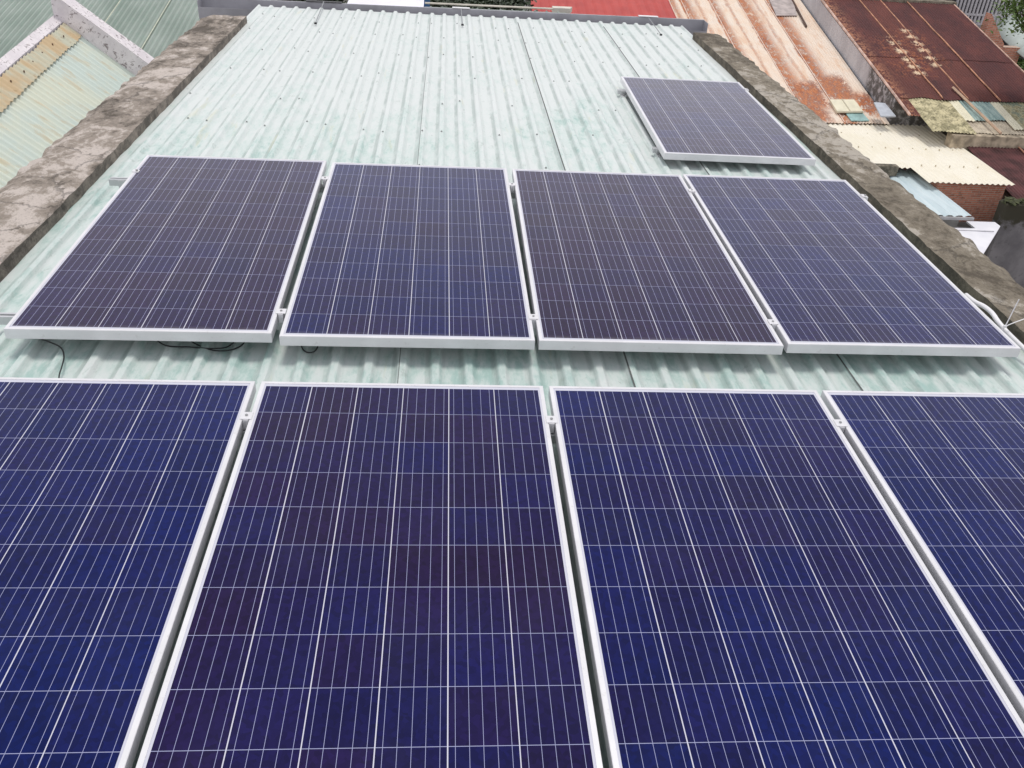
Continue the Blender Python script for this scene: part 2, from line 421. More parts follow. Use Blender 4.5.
o = strap(461, 12, False, (462.5, 24.5)); o['label'] = 'white gutter strap with rod running straight down to a black screw'
o = strap(648, 20, False, (661, 34.5), .22); o['label'] = 'white gutter strap with rod slanting right, in front of the red roof'

# ================================================================= SOLAR PANELS
PW, PL, FH = .992, 1.956, .042
def panel_parts(root):
    hw, hl = PW / 2, PL / 2
    # frame: L-section bars, mitred look, lip 11 mm
    bm = bmesh.new(); lip = .0135
    def ring(o0, i0, z0, z1):
        def rect(d, z): return [(-hw + d, -hl + d, z), (hw - d, -hl + d, z), (hw - d, hl - d, z), (-hw + d, hl - d, z)]
        A = [bm.verts.new(p) for p in rect(o0, z0)]; B = [bm.verts.new(p) for p in rect(o0, z1)]
        Cc = [bm.verts.new(p) for p in rect(i0, z1)]; D = [bm.verts.new(p) for p in rect(i0, z0)]
        for i in range(4):
            j = (i + 1) % 4
            bm.faces.new((A[i], A[j], B[j], B[i])); bm.faces.new((B[i], B[j], Cc[j], Cc[i]))
            bm.faces.new((Cc[i], Cc[j], D[j], D[i])); bm.faces.new((D[i], D[j], A[j], A[i]))
    ring(0, lip, FH - .008, FH); ring(0, .0022, 0.0015, FH - .008); ring(0, .028, 0, .0018)
    es = [e for e in bm.edges if all(abs(v.co.z - FH) < 1e-5 for v in e.verts) and (all(abs(abs(v.co.x) - hw) < 1e-5 for v in e.verts) or all(abs(abs(v.co.y) - hl) < 1e-5 for v in e.verts))]
    bmesh.ops.bevel(bm, geom=es, offset=.0012, segments=2, affect='EDGES')
    fr = link('frame', bm, MAT_ALU, root, local=True)
    bm = bmesh.new(); box(bm, -hw + .003, hw - .003, -hl + .003, hl - .003, FH - .0085, FH - .0018)
    gl = link('glass', bm, MAT_CELLS, root, local=True)
    bm = bmesh.new(); box(bm, -hw + .0035, hw - .0035, -hl + .0035, hl - .0035, FH - .0105, FH - .0088); link('backsheet', bm, MAT_BACK, root, local=True)
    bm = bmesh.new(); box(bm, -.06, .06, hl - .16, hl - .06, FH - .030, FH - .0107, .002); link('junction_box', bm, MAT_BLACK, root, local=True)
GAP = .02268
spots = [  # x, y of centre, top z, rot, hue bias, label, group
 (.4839, .9863, 0, .0060, .26, 'solar panel at the left end of the middle row, dark purple cells', 'middle row of solar panels'),
 (1.5108, .9707, 0, .0045, .70, 'solar panel second from left in the middle row, between purple and browner neighbours', 'middle row of solar panels'),
 (2.5283, .9712, 0, -.0039, .20, 'solar panel third from left in the middle row, brownish purple cells', 'middle row of solar panels'),
 (3.5409, .9846, 0, 0, .72, 'solar panel at the right end of the middle row, beside the mossy right parapet', 'middle row of solar panels'),
 (3.5609, 3.4358, -.027, -.0183, .45, 'lone solar panel set apart near the far right of the mint roof', None)]
FX0, FY0, FA = .0023, -.3617, -.0011
for i, (hb, lb) in enumerate([(.98, 'deep blue solar panel at the left of the front row, cut by the picture edge'),
                              (.50, 'front-row solar panel second from left, darkest purple cells'),
                              (.80, 'front-row solar panel third from left, blue and plum cells in the lower centre right'),
                              (1.0, 'blue solar panel at the right end of the front row, mostly outside the picture')]):
    X = i * (PW + GAP) + PW / 2; Y = -PL / 2
    spots.append((FX0 + X * math.cos(FA) - Y * math.sin(FA), FY0 + X * math.sin(FA) + Y * math.cos(FA), .004, FA, hb, lb, 'front row of solar panels'))
proto = None
for i, (x, y, zt, rz, hb, lb, grp) in enumerate(spots):
    tilt = (.0112, .0108, .0092, .0086, 0)[i] if i < 5 else .0062
    zt += (PL / 2) * tilt - (.004 if i < 4 else 0)
    if proto is None:
        e = empty('solar_panel', (x, y, zt - FH), lb, 'solar panel', grp, rz); panel_parts(e); proto = e
    else:
        e = proto.copy(); C.objects.link(e); e.location = (x, y, zt - FH); e.rotation_euler.z = rz
        tag(e, lb); 
        if grp: e['group'] = grp
        elif 'group' in e: del e['group']
        for ch in proto.children:
            c = ch.copy(); C.objects.link(c); c.parent = e
    e.rotation_euler.x = tilt
    for ch in e.children:
        if ch.name.startswith('glass'): ch.color = (hb, hb, hb, 1)

# rails with feet
def rail(x0, x1, y, ztop, label, feet, h=.036):
    e = empty('mounting_rail', ((x0 + x1) / 2, y, ztop - h), label, 'rail', 'aluminium rails under the panels')
    bm = bmesh.new(); box(bm, x0, x1, y - .019, y - .007, ztop - h, ztop, .001); box(bm, x0, x1, y + .007, y + .019, ztop - h, ztop, .001)
    box(bm, x0, x1, y - .0075, y + .0075, ztop - h, ztop - .014); link('channel', bm, MAT_RAIL, e)
    for fx in feet:
        kx = RIB0 + round((fx - RIB0) / PITCH) * PITCH
        bm = bmesh.new(); box(bm, kx - .02, kx + .02, y - .075, y - .0195, CRE + .002, CRE + .007, .001)
        box(bm, kx - .02, kx + .02, y - .0255, y - .0195, CRE + .007, ztop - .004, .001)
        f = link('foot', bm, MAT_RAIL, e)
        bm = bmesh.new(); tube(bm, [(kx, y - .05, CRE + .007), (kx, y - .05, CRE + .017)], .008, 6); link('bolt', bm, MAT_STEEL, f)
    return e
zr = -FH
rail(-.12, 4.042, .19, zr - .003, 'silver rail under the near side of the middle panel row', (.1, 1.2, 2.4, 3.6))
rail(-.15, 4.042, 1.70, zr + .0125, 'silver rail under the far side of the middle panel row, its end poking out left', (-.1, 1.2, 2.4, 3.6))
rail(-.10, 4.04, -.585, zr + .0135, 'silver rail under the far side of the front panel row', (.1, 1.2, 2.4, 3.6))
rail(-.10, 4.04, -2.05, zr + .0045, 'silver rail under the near side of the front panel row', (.1, 1.2, 2.4, 3.6))
rail(3.02, 4.06, 2.70, zr - .027, 'silver rail under the near side of the lone panel', (3.05, 4.0), .030)
rail(3.02, 4.06, 4.16, zr - .027, 'silver rail under the far side of the lone panel', (3.05, 4.0), .030)

# mid clamps
words = ['first', 'second', 'third', 'fourth']
clp = None
def clamp(x, y, zt, label, rz=0):
    global clp
    if clp is None:
        e = empty('panel_clamp', (x, y, zt), label, 'clamp', 'clamps between neighbouring panels')
        bm = bmesh.new(); box(bm, -.019, .019, -.020, .020, .0006, .0036, .0008); box(bm, -.0095, .0095, -.0235, .0235, -.038, .0004); link('clamp_plate', bm, MAT_ALU, e, local=True)
        bm = bmesh.new(); tube(bm, [(0, 0, .0037), (0, 0, .0070)], .0048, 12); link('bolt', bm, MAT_STEEL, e, local=True)
        clp = e
    else:
        e = clp.copy(); C.objects.link(e); e.location = (x, y, zt); tag(e, label)
        for ch in clp.children: c = ch.copy(); C.objects.link(c); c.parent = e
    e.rotation_euler.z = rz
    return e
S = spots
for i in range(3):
    xm = (S[i][0] + S[i + 1][0]) / 2
    clamp(xm, .185, -.002, f'clamp bridging the gap between {words[i]} and {words[i+1]} middle-row panels, at their near end')
    clamp(xm, 1.69, .0132, f'clamp bridging the gap between {words[i]} and {words[i+1]} middle-row panels, at their far end')
    a, b = S[5 + i], S[6 + i]
    clamp((a[0] + b[0]) / 2 + .0003, -.575, .0142, f'clamp between {words[i]} and {words[i+1]} front-row panels, near their top edge')
# small end lugs on right edges
def endclamp(x, y, zt, label):
    e = empty('end_clamp', (x, y, zt), label, 'clamp', 'clamps on the outer panel edges')
    bm = bmesh.new(); box(bm, x - .012, x + .010, y - .02, y + .02, zt + .0006, zt + .0045, .0008); box(bm, x + .002, x + .022, y - .0195, y + .0195, zt - .040, zt + .0004)
    link('clamp_plate', bm, MAT_ALU, e)
    bm = bmesh.new(); tube(bm, [(x + .010, y, zt + .0005), (x + .010, y, zt + .009)], .006, 8); link('bolt', bm, MAT_STEEL, e)
endclamp(4.040, 1.70, .0115, 'small clamp on the right edge of the right-end middle-row panel')
endclamp(4.066, 4.17, -.027, 'small clamp on the right edge of the lone panel, upper part')
endclamp(-.010, 1.70, .0145, 'small clamp on the left edge of the left-end middle-row panel')

# cables
def cable(pts, r, label, z=-.095, mat=None, name='cable'):
    bm = bmesh.new(); tube(bm, smoothpts(pts), r, 8)
    base = sum((Vector(p) for p in pts), Vector()) / len(pts)
    bmesh.ops.translate(bm, verts=bm.verts, vec=-base)
    o = link(name, bm, mat or MAT_BLACK, None, True); o.location = base
    return tag(o, label, 'cable', 'black cables under the panels' if mat is None else None)
zc = CRE + .006
P = lambda a, b, z=zc: tuple(at(a, b, z))
cable([P(30, 335), P(52, 343, CRE + .004), P(61, 348, CRE + .006), P(64, 356, zc + .01), P(62, 366, zc + .01), P(59, 377, zc), P(60, 392, zc)], .0028, 'black cable looping down from the left-end middle panel to the front row')
cable([P(150, 335), P(166, 345.5), P(190, 347, CRE), P(212, 348.5, CRE + .004), P(228, 346.5), P(240, 336)], .0028, 'black cable lying flat under the edge of the left-end middle panel')
cable([P(186, 338), P(200, 346, CRE), P(215, 350.5, CRE), P(230, 350, zc), P(242, 345), P(248, 335)], .0028, 'black cable sagging in a low bow beside the first gap of the middle row')
cable([P(300, 338), P(302, 348), P(308, 352.5), P(316, 350), P(320, 338)], .0028, 'small black cable loop under the second middle-row panel')

# white conduit bulging past the right-end panel, tied with a cable tie
con = empty('white_conduit', tuple(at(990, 318, -.05)), 'white conduit strip bulging out past the right edge of the right-end middle panel', 'conduit')
pts = [at(966, 295, -.05), at(975, 302, -.02), at(984, 306.5, -.01), at(992, 313, -.01), at(998, 321.5, -.015), at(1006, 331, -.03), at(1018, 343, -.045), at(1034, 358, -.06)]
bm = bmesh.new(); tube(bm, smoothpts(pts), .0105, 10); link('pipe', bm, MAT_WHITEP, con, True)
k = at(1005, 326.5, 0.0)
bm = bmesh.new(); tube(bm, smoothpts([k + Vector((-.01, .0, -.02)), k, k + Vector((.015, .01, .07)), k + Vector((.024, .014, .125))]), .0022, 6)
tube(bm, smoothpts([k + Vector((-.008, 0, -.02)), k + Vector((.002, 0, .0)), k + Vector((.06, .012, .022)), k + Vector((.13, .02, .045))]), .0022, 6)
box(bm, k.x - .006, k.x + .006, k.y - .005, k.y + .005, k.z - .004, k.z + .005); link('cable_tie', bm, MAT_WHITEP, con, False)

# ================================================================= NEIGHBOURS, RIGHT
def rust_corr_mat(name, base, base2, rustA, rustB, masks, rough=.75, n_amt=(.5, .66)):
    "masks: callable(m, x, y, n1, n2) -> rust amount 0..1"
    m = M(name); x, y, z = m.xyz()
    n1 = m.noise(2.2, 6, .65, sc_=(1, .45, 1), dist=.7); n2 = m.noise(9, 6, .7, sc_=(1, .7, 1), dist=.8); n3 = m.noise(34, 4, .7)
    c = m.mix(m.ss(n1, .35, .65), base, base2)
    c = m.mix(m.mul(m.ss(m.noise(3.2, 6, .7, sc_=(2.5, .35, 1), loc=(4, 4, 0)), .50, .68), .45), c, (.66, .36, .19))
    k = masks(m, x, y, n1, n2)
    rc = m.mix(m.ss(m.add(m.mul(n2, .7), m.mul(n3, .3)), .38, .62), rustB, rustA)
    c = m.mix(k, c, rc)
    c = m.mix(m.mul(m.ss(n3, .64, .72), .5), c, tuple(q * .45 for q in rustB))
    return m.out(c, rough)
def body(x0, x1, y0, y1, ztop_f, mat, parent, bottom=GZ, name='wall'):
    "wall body: plan box whose top follows the plane"
    bm = bmesh.new(); pts = [Vector((x0, y0, ztop_f(x0, y0))), Vector((x1, y0, ztop_f(x1, y0))), Vector((x1, y1, ztop_f(x1, y1))), Vector((x0, y1, ztop_f(x0, y1)))]
    top = [bm.verts.new(p) for p in pts]; bot = [bm.verts.new((p.x, p.y, bottom)) for p in pts]
    bm.faces.new(top); bm.faces.new(bot[::-1])
    for i in range(4): bm.faces.new((top[i], bot[i], bot[(i + 1) % 4], top[(i + 1) % 4]))
    bmesh.ops.recalc_face_normals(bm, faces=bm.faces)
    return link(name, bm, mat, parent)

# -- house with the cream and orange rusted roof
zo = lambda x, y: -3.8 + .2 * (y - 17.1)
def mk_orange(m, x, y, n1, n2):
    tot = None
    nz = m.mul(m.sub(n2, .5), .9)
    nl = m.mul(m.sub(n1, .5), .25)
    def add(v):
        nonlocal tot
        tot = v if tot is None else m.mx(tot, v)
    for sx, w, a in ((-.72, .17, 1.0), (.14, .13, .95), (1.02, .20, 1.0), (1.86, .21, 1.0), (-.3, .05, .6), (-1.0, .08, .8), (.62, .04, .6), (1.5, .04, .55)):   # bands just right of the sheet seams (x from 9.0)
        dx = m.sub(m.add(x, nl), sx)
        bnd = m.mul(m.ss(dx, -.06, 0.0), m.ss(dx, w * 2.6, w * .6))
        add(m.mul(m.mul(bnd, m.ss(m.add(n2, m.mul(n1, .3)), .42, .70)), a))
    for cx, cy, wx, wy in ((1.42, 1.25, .36, .75), (2.22, 1.65, .36, .72), (1.1, .35, .5, .5), (2.75, .9, .22, .6), (.55, .6, .3, .5)):
        e = m.mul(m.band(m.add(x, nz), cx, wx * .7, wx * .6), m.band(m.add(y, nz), cy, wy * .6, wy * .7))
        add(m.mul(e, m.ss(n2, .25, .48)))
    return m.add(m.mul(tot, .92), m.mul(m.ss(n1, .45, .8), .16))
MAT_OR = rust_corr_mat('cream_orange_rusted_sheet', (.76, .60, .47), (.80, .71, .61), (.55, .185, .055), (.17, .045, .035), mk_orange)
h1 = empty('rusty_roofed_house', (9.0, 17.1, GZ), 'house whose peach roof has orange rust streaks, just beyond the right parapet', 'house')
body(7.98, 11.88, 16.95, 29, lambda x, y: zo(x, y) - .06, MAT_RENDER, h1)
for i, (a, b) in enumerate(((7.93, 8.3), (8.29, 9.15), (9.14, 10.0), (9.99, 10.85), (10.84, 11.93))):
    bm = bmesh.new(); corr(bm, a, b + .02, 17.0 - .05 * (i % 2), 29.2, lambda x, y: zo(x, y) + .006 * (i % 2), .076, .009, seed=i * 3.1, jag=.05)
    bmesh.ops.translate(bm, verts=bm.verts, vec=(-9, -17.1, -GZ)); link('roof_sheet', bm, MAT_OR, h1, local=True)
    bm = bmesh.new(); x = a + .01      # raised lap edge
    tube(bm, [(x, 17.0, zo(x, 17.0) + .016), (x, 29, zo(x, 29) + .016)], .011, 5); link('lap', bm, plain('lap_peach', (.80, .64, .54), .7), h1)
MAT_CREAMP = plain('cream_sheet', (.74, .69, .52), .6, 0, .08)
MAT_TEAL = plain('teal_translucent_sheet', (.30, .47, .45), .5, 0, .25)
q = [atp(829, 103, zo(0, 0), 0, .2), atp(853, 103, zo(0, 0), 0, .2), atp(862, 114.5, zo(0, 0), 0, .2), atp(836, 114.5, zo(0, 0), 0, .2)]
skyl = empty('skylight', tuple(q[3] + Vector((0, 0, .02))), 'small cream skylight sheet laid on the orange rusted roof at its lower end', 'skylight')
bm = bmesh.new(); poly_prism(bm, [p + Vector((0, 0, .085)) for p in q], .05); link('pane', bm, MAT_CREAMP, skyl)
bm = bmesh.new(); md = (q[0] + q[1]) / 2 + Vector((0, 0, .09)), (q[2] + q[3]) / 2 + Vector((0, 0, .09)); tube(bm, md, .014, 5)
tube(bm, [q[3] + Vector((0, -.02, .06)), q[2] + Vector((0, -.02, .06))], .022, 6); link('batten', bm, plain('skylight_batten', (.55, .50, .38), .7), skyl)
q = [atp(845, 114, zo(0, 0), 0, .2), atp(862, 114, zo(0, 0), 0, .2), atp(869, 122, zo(0, 0), 0, .2), atp(851, 122, zo(0, 0), 0, .2)]
bm = bmesh.new(); poly_prism(bm, [p + Vector((0, 0, .035)) for p in q], .02); o = link('patch_sheet', bm, MAT_TEAL, None); tag(o, 'teal patch sheet under the cream skylight at the roof edge', 'roof sheet')
# grey overlapping sheet and plank at the top of the orange roof
q = [atp(766, -6, zo(0, 0), 0, .2), atp(790, -6, zo(0, 0), 0, .2), atp(797, 17, zo(0, 0), 0, .2), atp(776, 17, zo(0, 0), 0, .2)]
bm = bmesh.new(); poly_prism(bm, [p + Vector((0, 0, .045)) for p in q], .02); o = link('loose_sheet', bm, plain('grey_pink_sheet', (.42, .36, .34), .7, 0, .25, 5), None); tag(o, 'grey loose sheet lying on the top of the orange rusted roof', 'roof sheet')
bm = bmesh.new(); a, b = atp(789, -4, zo(0, 0), 0, .2), atp(806, 28, zo(0, 0), 0, .2); tube(bm, [a + Vector((0, 0, .05)), b + Vector((0, 0, .04))], .03, 6)
o = link('timber_batten', bm, plain('dark_timber', (.10, .06, .045), .85), None); tag(o, 'dark timber batten lying beside the grey loose sheet', 'batten')

# -- brown rusted roof house
HB = .55
zb = lambda x, y: zo(x, y) + HB
def mk_brown(m, x, y, n1, n2):
    return m.add(.72, m.mul(m.ss(n2, .3, .6), .28))
mb = M('dark_brown_rust'); x_, y_, z_ = mb.xyz()
n1 = mb.noise(1.6, 6, .65, sc_=(1, .5, 1)); n2 = mb.noise(8, 6, .7, dist=.7); n3 = mb.noise(34, 4, .7)
c = mb.mix(mb.ss(n1, .38, .66), (.078, .022, .022), (.130, .036, .030))
c = mb.mix(mb.mul(mb.ss(n2, .58, .74), .55), c, (.19, .052, .032))
edge = mb.mul(mb.ss(mb.add(x_, mb.mul(mb.sub(n2, .5), 1.3)), .55, .05), mb.ss(n2, .46, .58))
oi = mb.n('ShaderNodeObjectInfo'); c = mb.mix(mb.mul(mb.math('GREATER_THAN', oi.outputs['Random'], .55), .35), c, (.17, .05, .032))
c = mb.mix(mb.mul(mb.ss(mb.noise(5, 6, .72, sc_=(2.2, .35, 1), loc=(2, 0, 0)), .52, .66), .5), c, (.045, .018, .02))
c = mb.mix(mb.mul(edge, .85), c, (.52, .24, .13))
for cx, cy in ((1.08, 2.4), (1.70, 2.95)):        # rows of flaked cream paint
    e = mb.mul(mb.band(x_, cx, .06, .14), mb.band(y_, cy, .95, .25))
    c = mb.mix(mb.mul(mb.mul(e, mb.ss(mb.add(n2, mb.add(mb.mul(mb.math('SINE', mb.add(mb.mul(y_, 15.0), mb.mul(n1, 9.0))), .075), mb.mul(mb.sub(n1, .5), .12))), .50, .56)), 1.0), c, (.82, .66, .46))
    e2 = mb.mul(mb.band(x_, cx - .12, .35, .3), mb.band(y_, cy, .9, .5))
    c = mb.mix(mb.mul(mb.mul(e2, mb.ss(n2, .48, .62)), .5), c, (.36, .12, .05))
e = mb.mul(mb.ss(x_, 2.3, 3.4), mb.ss(n3, .70, .73)); c = mb.mix(e, c, (.60, .42, .34))
MAT_BR = mb.out(c, .85)
h2 = empty('brown_roofed_house', (12.0, 17.0, GZ), 'house under the big dark brown rusted roof at the upper right', 'house')
m = M('pale_grey_stained_wall'); n1 = m.noise(1.5, 6, .65, sc_=(1, 1, .5)); n2 = m.noise(6, 5, .7); xx, yy, zz = m.xyz()
dk = m.mul(m.ss(m.add(yy, m.mul(m.sub(n2, .5), .6)), 1.95, 1.75), m.ss(n2, .36, .55))
c = m.mix(m.ss(n1, .35, .7), (.46, .445, .46), (.60, .585, .60)); c = m.mix(m.mul(m.ss(n2, .6, .7), .4), c, (.2, .19, .18)); c = m.mix(m.mul(dk, .85), c, (.06, .055, .045))
MAT_GW = m.out(c, .9)
o = body(12.0, 15.8, 17.16, 29, lambda x, y: zb(x, y) - .05, MAT_GW, h2)
xs = [11.98, 13.10, 13.72, 14.5, 15.85]
for i, (a, b) in enumerate(zip(xs, xs[1:])):
    for j, (ya, yb) in enumerate(((17.15, 19.4), (19.3, 22.95))):
        bm = bmesh.new(); corr(bm, a, b + .03, ya, yb, lambda x, y: zb(x, y) + .012 * (i % 2) + .012 * j, .076, .009, seed=i * 2 + j * 9, jag=.12)
        bmesh.ops.translate(bm, verts=bm.verts, vec=(-12, -17, -GZ)); link('roof_sheet', bm, MAT_BR, h2, local=True)
    if i:
        bm = bmesh.new(); pts = [(a + .02 * noise.noise(Vector((k * .4, i, 0))), 17.15 + k * .29, zb(a, 17.15 + k * .29) + .028) for k in range(21)]
        tube(bm, pts, .017, 5); link('lap', bm, plain('lap_rust_orange', (.50, .25, .15), .8, 0, .35, 4), h2)
bm = bmesh.new(); tube(bm, [(15.85, 16.3, zb(0, 16.3) + .03), (15.85, 22.9, zb(0, 22.9) + .03)], .022, 5); link('edge_flashing', bm, plain('flashing_rosy2', (.50, .32, .25), .7, 0, .3, 5), h2)
bm = bmesh.new(); tube(bm, [(11.98, 16.3, zb(0, 16.3) + .02), (11.98, 22.95, zb(0, 22.95) + .02)], .028, 6)
link('edge_flashing', bm, plain('flashing_rosy', (.55, .38, .31), .7, 0, .3, 5), h2)
# plank lying on it
bm = bmesh.new(); a = atp(952, 90, -3.8 - .2 * 17.1 + HB, 0, .2); b = atp(1000, 136, -3.8 - .2 * 17.1 + HB, 0, .2)
tube(bm, [a + Vector((0, 0, .06)), b + Vector((0, 0, .06))], .03, 5); o = link('wooden_pole', bm, plain('pole_tan', (.52, .36, .25), .8), None); tag(o, 'thin tan pole lying down the brown rusted roof onto the yellow patched sheets', 'pole')
# yellowed patched sheets on the lower course
m = M('yellowed_patched_sheets'); n1 = m.noise(5, 5, .65); n2 = m.noise(16, 4, .7); xx, yy, zz = m.xyz()
c = m.mix(m.ss(n1, .36, .62), (.28, .25, .14), (.62, .55, .34)); c = m.mix(m.mul(m.ss(n2, .52, .62), .7), c, (.10, .085, .055)); c = m.mix(m.mul(m.ss(xx, 1.7, 3.0), m.ss(n1, .45, .62)), c, (.16, .20, .15))
MAT_YL = m.out(c, .8)
m = M('teal_faded_sheet'); n1 = m.noise(3, 5, .65, sc_=(3, .5, 1)); MAT_TL2 = m.out(m.mix(m.ss(n1, .35, .65), (.16, .25, .24), (.36, .46, .42)), .6)
for a, b, mt, ya in ((11.98, 12.27, MAT_BR, 16.35), (12.25, 13.25, MAT_YL, 15.62), (13.24, 13.5, MAT_CREAMP, 16.2), (13.49, 14.25, MAT_TL2, 16.3), (14.24, 14.5, MAT_CREAMP, 15.9), (14.49, 15.6, MAT_YL, 15.9), (15.6, 15.9, MAT_YL, 16.0)):
    bm = bmesh.new(); corr(bm, a, b, ya, 17.2, lambda x, y: zb(x, y) - .02, .076, .009, seed=a, jag=.1)
    bmesh.ops.translate(bm, verts=bm.verts, vec=(-12, -17, -GZ)); link('roof_sheet', bm, mt, h2, local=True)
bm = bmesh.new(); corr(bm, 13.2, 14.7, 15.75, 16.35, lambda x, y: zb(x, y) - .06, .076, .009, seed=4, jag=.1)
bmesh.ops.translate(bm, verts=bm.verts, vec=(-12, -17, -GZ)); link('roof_sheet', bm, plain('dull_cream_sheet', (.50, .43, .33), .8, 0, .25, 5), h2, local=True)
# ridge wall at its top
m = M('mossy_concrete'); n1 = m.noise(4, 6, .7); MAT_MOSS = m.out(m.mix(m.ss(n1, .38, .62), (.085, .075, .055), (.27, .235, .18)), .95)
w = empty('ridge_wall', (13.8, 23.1, GZ), 'mossy grey brown concrete wall along the top of the brown roof', 'wall')
bm = bmesh.new(); box(bm, 12.05, 15.95, 22.95, 23.3, GZ, -2.0); link('wall', bm, MAT_MOSS, w)
# small grey awning between the two roofs
q = [atp(874, 102, -6.86, 0, .2), atp(885, 103, -6.86, 0, .2), atp(896, 116, -6.86, 0, .2), atp(881, 116, -6.86, 0, .2)]
bm = bmesh.new(); poly_prism(bm, q, .03); o = link('small_awning', bm, plain('pale_grey_blue', (.47, .50, .55), .5), None); tag(o, 'small pale grey blue awning between the orange and the brown rusted roofs', 'awning')

# -- cream roof over a brick wall
zcm = -3.9
h3 = empty('cream_roofed_house', (11.8, 15.3, GZ), 'brick house with the bright cream corrugated roof beyond the right parapet', 'house')
m = M('cream_corrugated'); x_, y_, z_ = m.xyz(); n1 = m.noise(1.8, 5, .6, sc_=(1, .5, 1)); n2 = m.noise(12, 5, .7)
c = m.mix(m.ss(n1, .35, .65), (.79, .73, .59), (.84, .79, .67)); c = m.mix(m.mul(m.ss(n2, .62, .72), .4), c, (.55, .44, .28)); MAT_CR = m.out(c, .55)
bm = bmesh.new(); corr(bm, 11.222, 13.05, 13.42, 17.15, lambda x, y: zcm + .02 * (y - 15), .114, .014, seed=1, jag=.02, nl=14)
bmesh.ops.translate(bm, verts=bm.verts, vec=-world_loc(h3)); link('roof_sheet', bm, MAT_CR, h3, local=True)
bm = bmesh.new(); corr(bm, 8.5, 11.24, 14.2, 17.15, lambda x, y: zcm + .02 * (y - 15), .114, .014, seed=1, jag=.02, nl=14)
bmesh.ops.translate(bm, verts=bm.verts, vec=-world_loc(h3)); link('roof_sheet', bm, MAT_CR, h3, local=True)
rb = None
for yy in (14.3, 15.4, 16.4):       # roof bolts
    for k in range(8, 29, 2):
        x = k * .152 + 8.5 - .06
        if x < 11.2 and yy < 14.5: continue
        bm = bmesh.new(); tube(bm, [(x, yy, zcm), (x, yy, zcm + .035)], .014, 6); 
        if rb is None: rb = link('roof_bolt', bm, plain('dull_bolt', (.55, .48, .36), .7), h3); rb0 = Vector((x, yy, 0))
        else: bm.free(); o = rb.copy(); C.objects.link(o); o.parent = h3; o.location = Vector((x, yy, 0)) - rb0
m = M('red_brick')
bt = m.n('ShaderNodeTexBrick'); bt.inputs['Scale'].default_value = 1; bt.inputs['Brick Width'].default_value = .16; bt.inputs['Row Height'].default_value = .045; bt.inputs['Mortar Size'].default_value = .007
bt.inputs['Color1'].default_value = (.68, .27, .17, 1); bt.inputs['Color2'].default_value = (.50, .17, .10, 1); bt.inputs['Mortar'].default_value = (.54, .40, .32, 1)
cx = m.n('ShaderNodeCombineXYZ'); x_, y_, z_ = m.xyz(); m.put(cx.inputs[0], m.add(x_, y_)); m.put(cx.inputs[1], z_); m.t.links.new(cx.outputs[0], bt.inputs['Vector'])
n2 = m.noise(14, 5, .7); c = m.mix(m.mul(m.ss(n2, .5, .68), .5), bt.outputs['Color'], (.12, .06, .04)); m.bump(m.math('SUBTRACT', 1, bt.outputs['Fac']), .6, .01); MAT_BRICK = m.out(c, .9)
bm = bmesh.new(); box(bm, 11.52, 12.95, 13.55, 17.0, -4.78, zcm - .06); box_ = link('brick_wall', bm, MAT_BRICK, h3)
bm = bmesh.new(); box(bm, 8.6, 11.50, 14.7, 17.0, GZ, zcm - .06); link('brick_wall', bm, MAT_BRICK, h3)
bm = bmesh.new(); box(bm, 11.5, 13.0, 13.46, 17.0, -4.86, -4.78); link('ledge', bm, plain('ledge_grey', (.22, .20, .18), .9), h3)
m = M('white_painted_wall'); n1 = m.noise(3, 5, .6, sc_=(1, 1, .4)); MAT_WW = m.out(m.mix(m.ss(n1, .3, .7), (.72, .71, .76), (.80, .79, .82)), .7)
bm = bmesh.new(); box(bm, 11.55, 12.9, 13.50, 17.0, GZ, -4.86); link('lower_wall', bm, MAT_WW, h3)
wc = empty('white_canopy', (12.2, 13.4, -4.9), 'flat white canopy sheet between the pale blue lean-to and the dark wall', 'canopy')
bm = bmesh.new(); poly_prism(bm, [Vector((9.6, 10.7, -4.36)), Vector((11.02, 10.7, -4.36)), Vector((12.17, 12.15, -4.30)), Vector((12.17, 12.35, -4.30)), Vector((11.6, 12.35, -4.30)), Vector((11.6, 12.0, -4.30)), Vector((9.6, 12.0, -4.30))], .03); bmesh.ops.recalc_face_normals(bm, faces=bm.faces); link('sheet', bm, MAT_WW, wc)
bm = bmesh.new(); tube(bm, [(9.6, 11.88, -4.300), (11.9, 11.88, -4.300)], .008, 6); link('groove', bm, plain('canopy_seam', (.42, .41, .44), .7), wc)
bm = bmesh.new(); tube(bm, [(10.9, 10.9, GZ), (10.9, 10.9, -4.39)], .03, 8); link('post', bm, MAT_RAIL, wc)
# pale blue lean-to
m = M('pale_blue_sheet'); n1 = m.noise(2, 5, .6, sc_=(3, .4, 1)); MAT_PB = m.out(m.mix(m.ss(n1, .35, .65), (.50, .60, .63), (.62, .71, .73)), .5)
le = empty('lean_to', (10.6, 13.3, -5.0), 'small lean-to with a pale blue ribbed roof beside the brick wall, below the cream roof', 'lean-to')
bm = bmesh.new(); corr(bm, 9.2, 11.52, 12.08, 14.65, lambda x, y: -4.1 + 0 * x, .19, .016, prof='trap', seed=6)
link('roof_sheet', bm, MAT_PB, le)
bm = bmesh.new(); box(bm, 9.3, 11.48, 12.40, 13.40, GZ, -4.16); link('wall', bm, plain('leanto_wall', (.35, .34, .33), .9), le)
bm = bmesh.new(); box(bm, 10.2, 11.53, 12.03, 12.075, -4.16, -4.112); link('fascia', bm, plain('fascia_grey', (.34, .34, .34), .8), le)
bm = bmesh.new(); a = at(884, 165, -3.9); b = at(899, 168, -3.9); box(bm, a.x - .3, b.x, b.y, b.y + .16, -4.08, -3.87, .01); o = link('concrete_block', bm, MAT_MOSS, None); tag(o, 'short grey concrete block where the pale blue roof meets the cream roof', 'block')

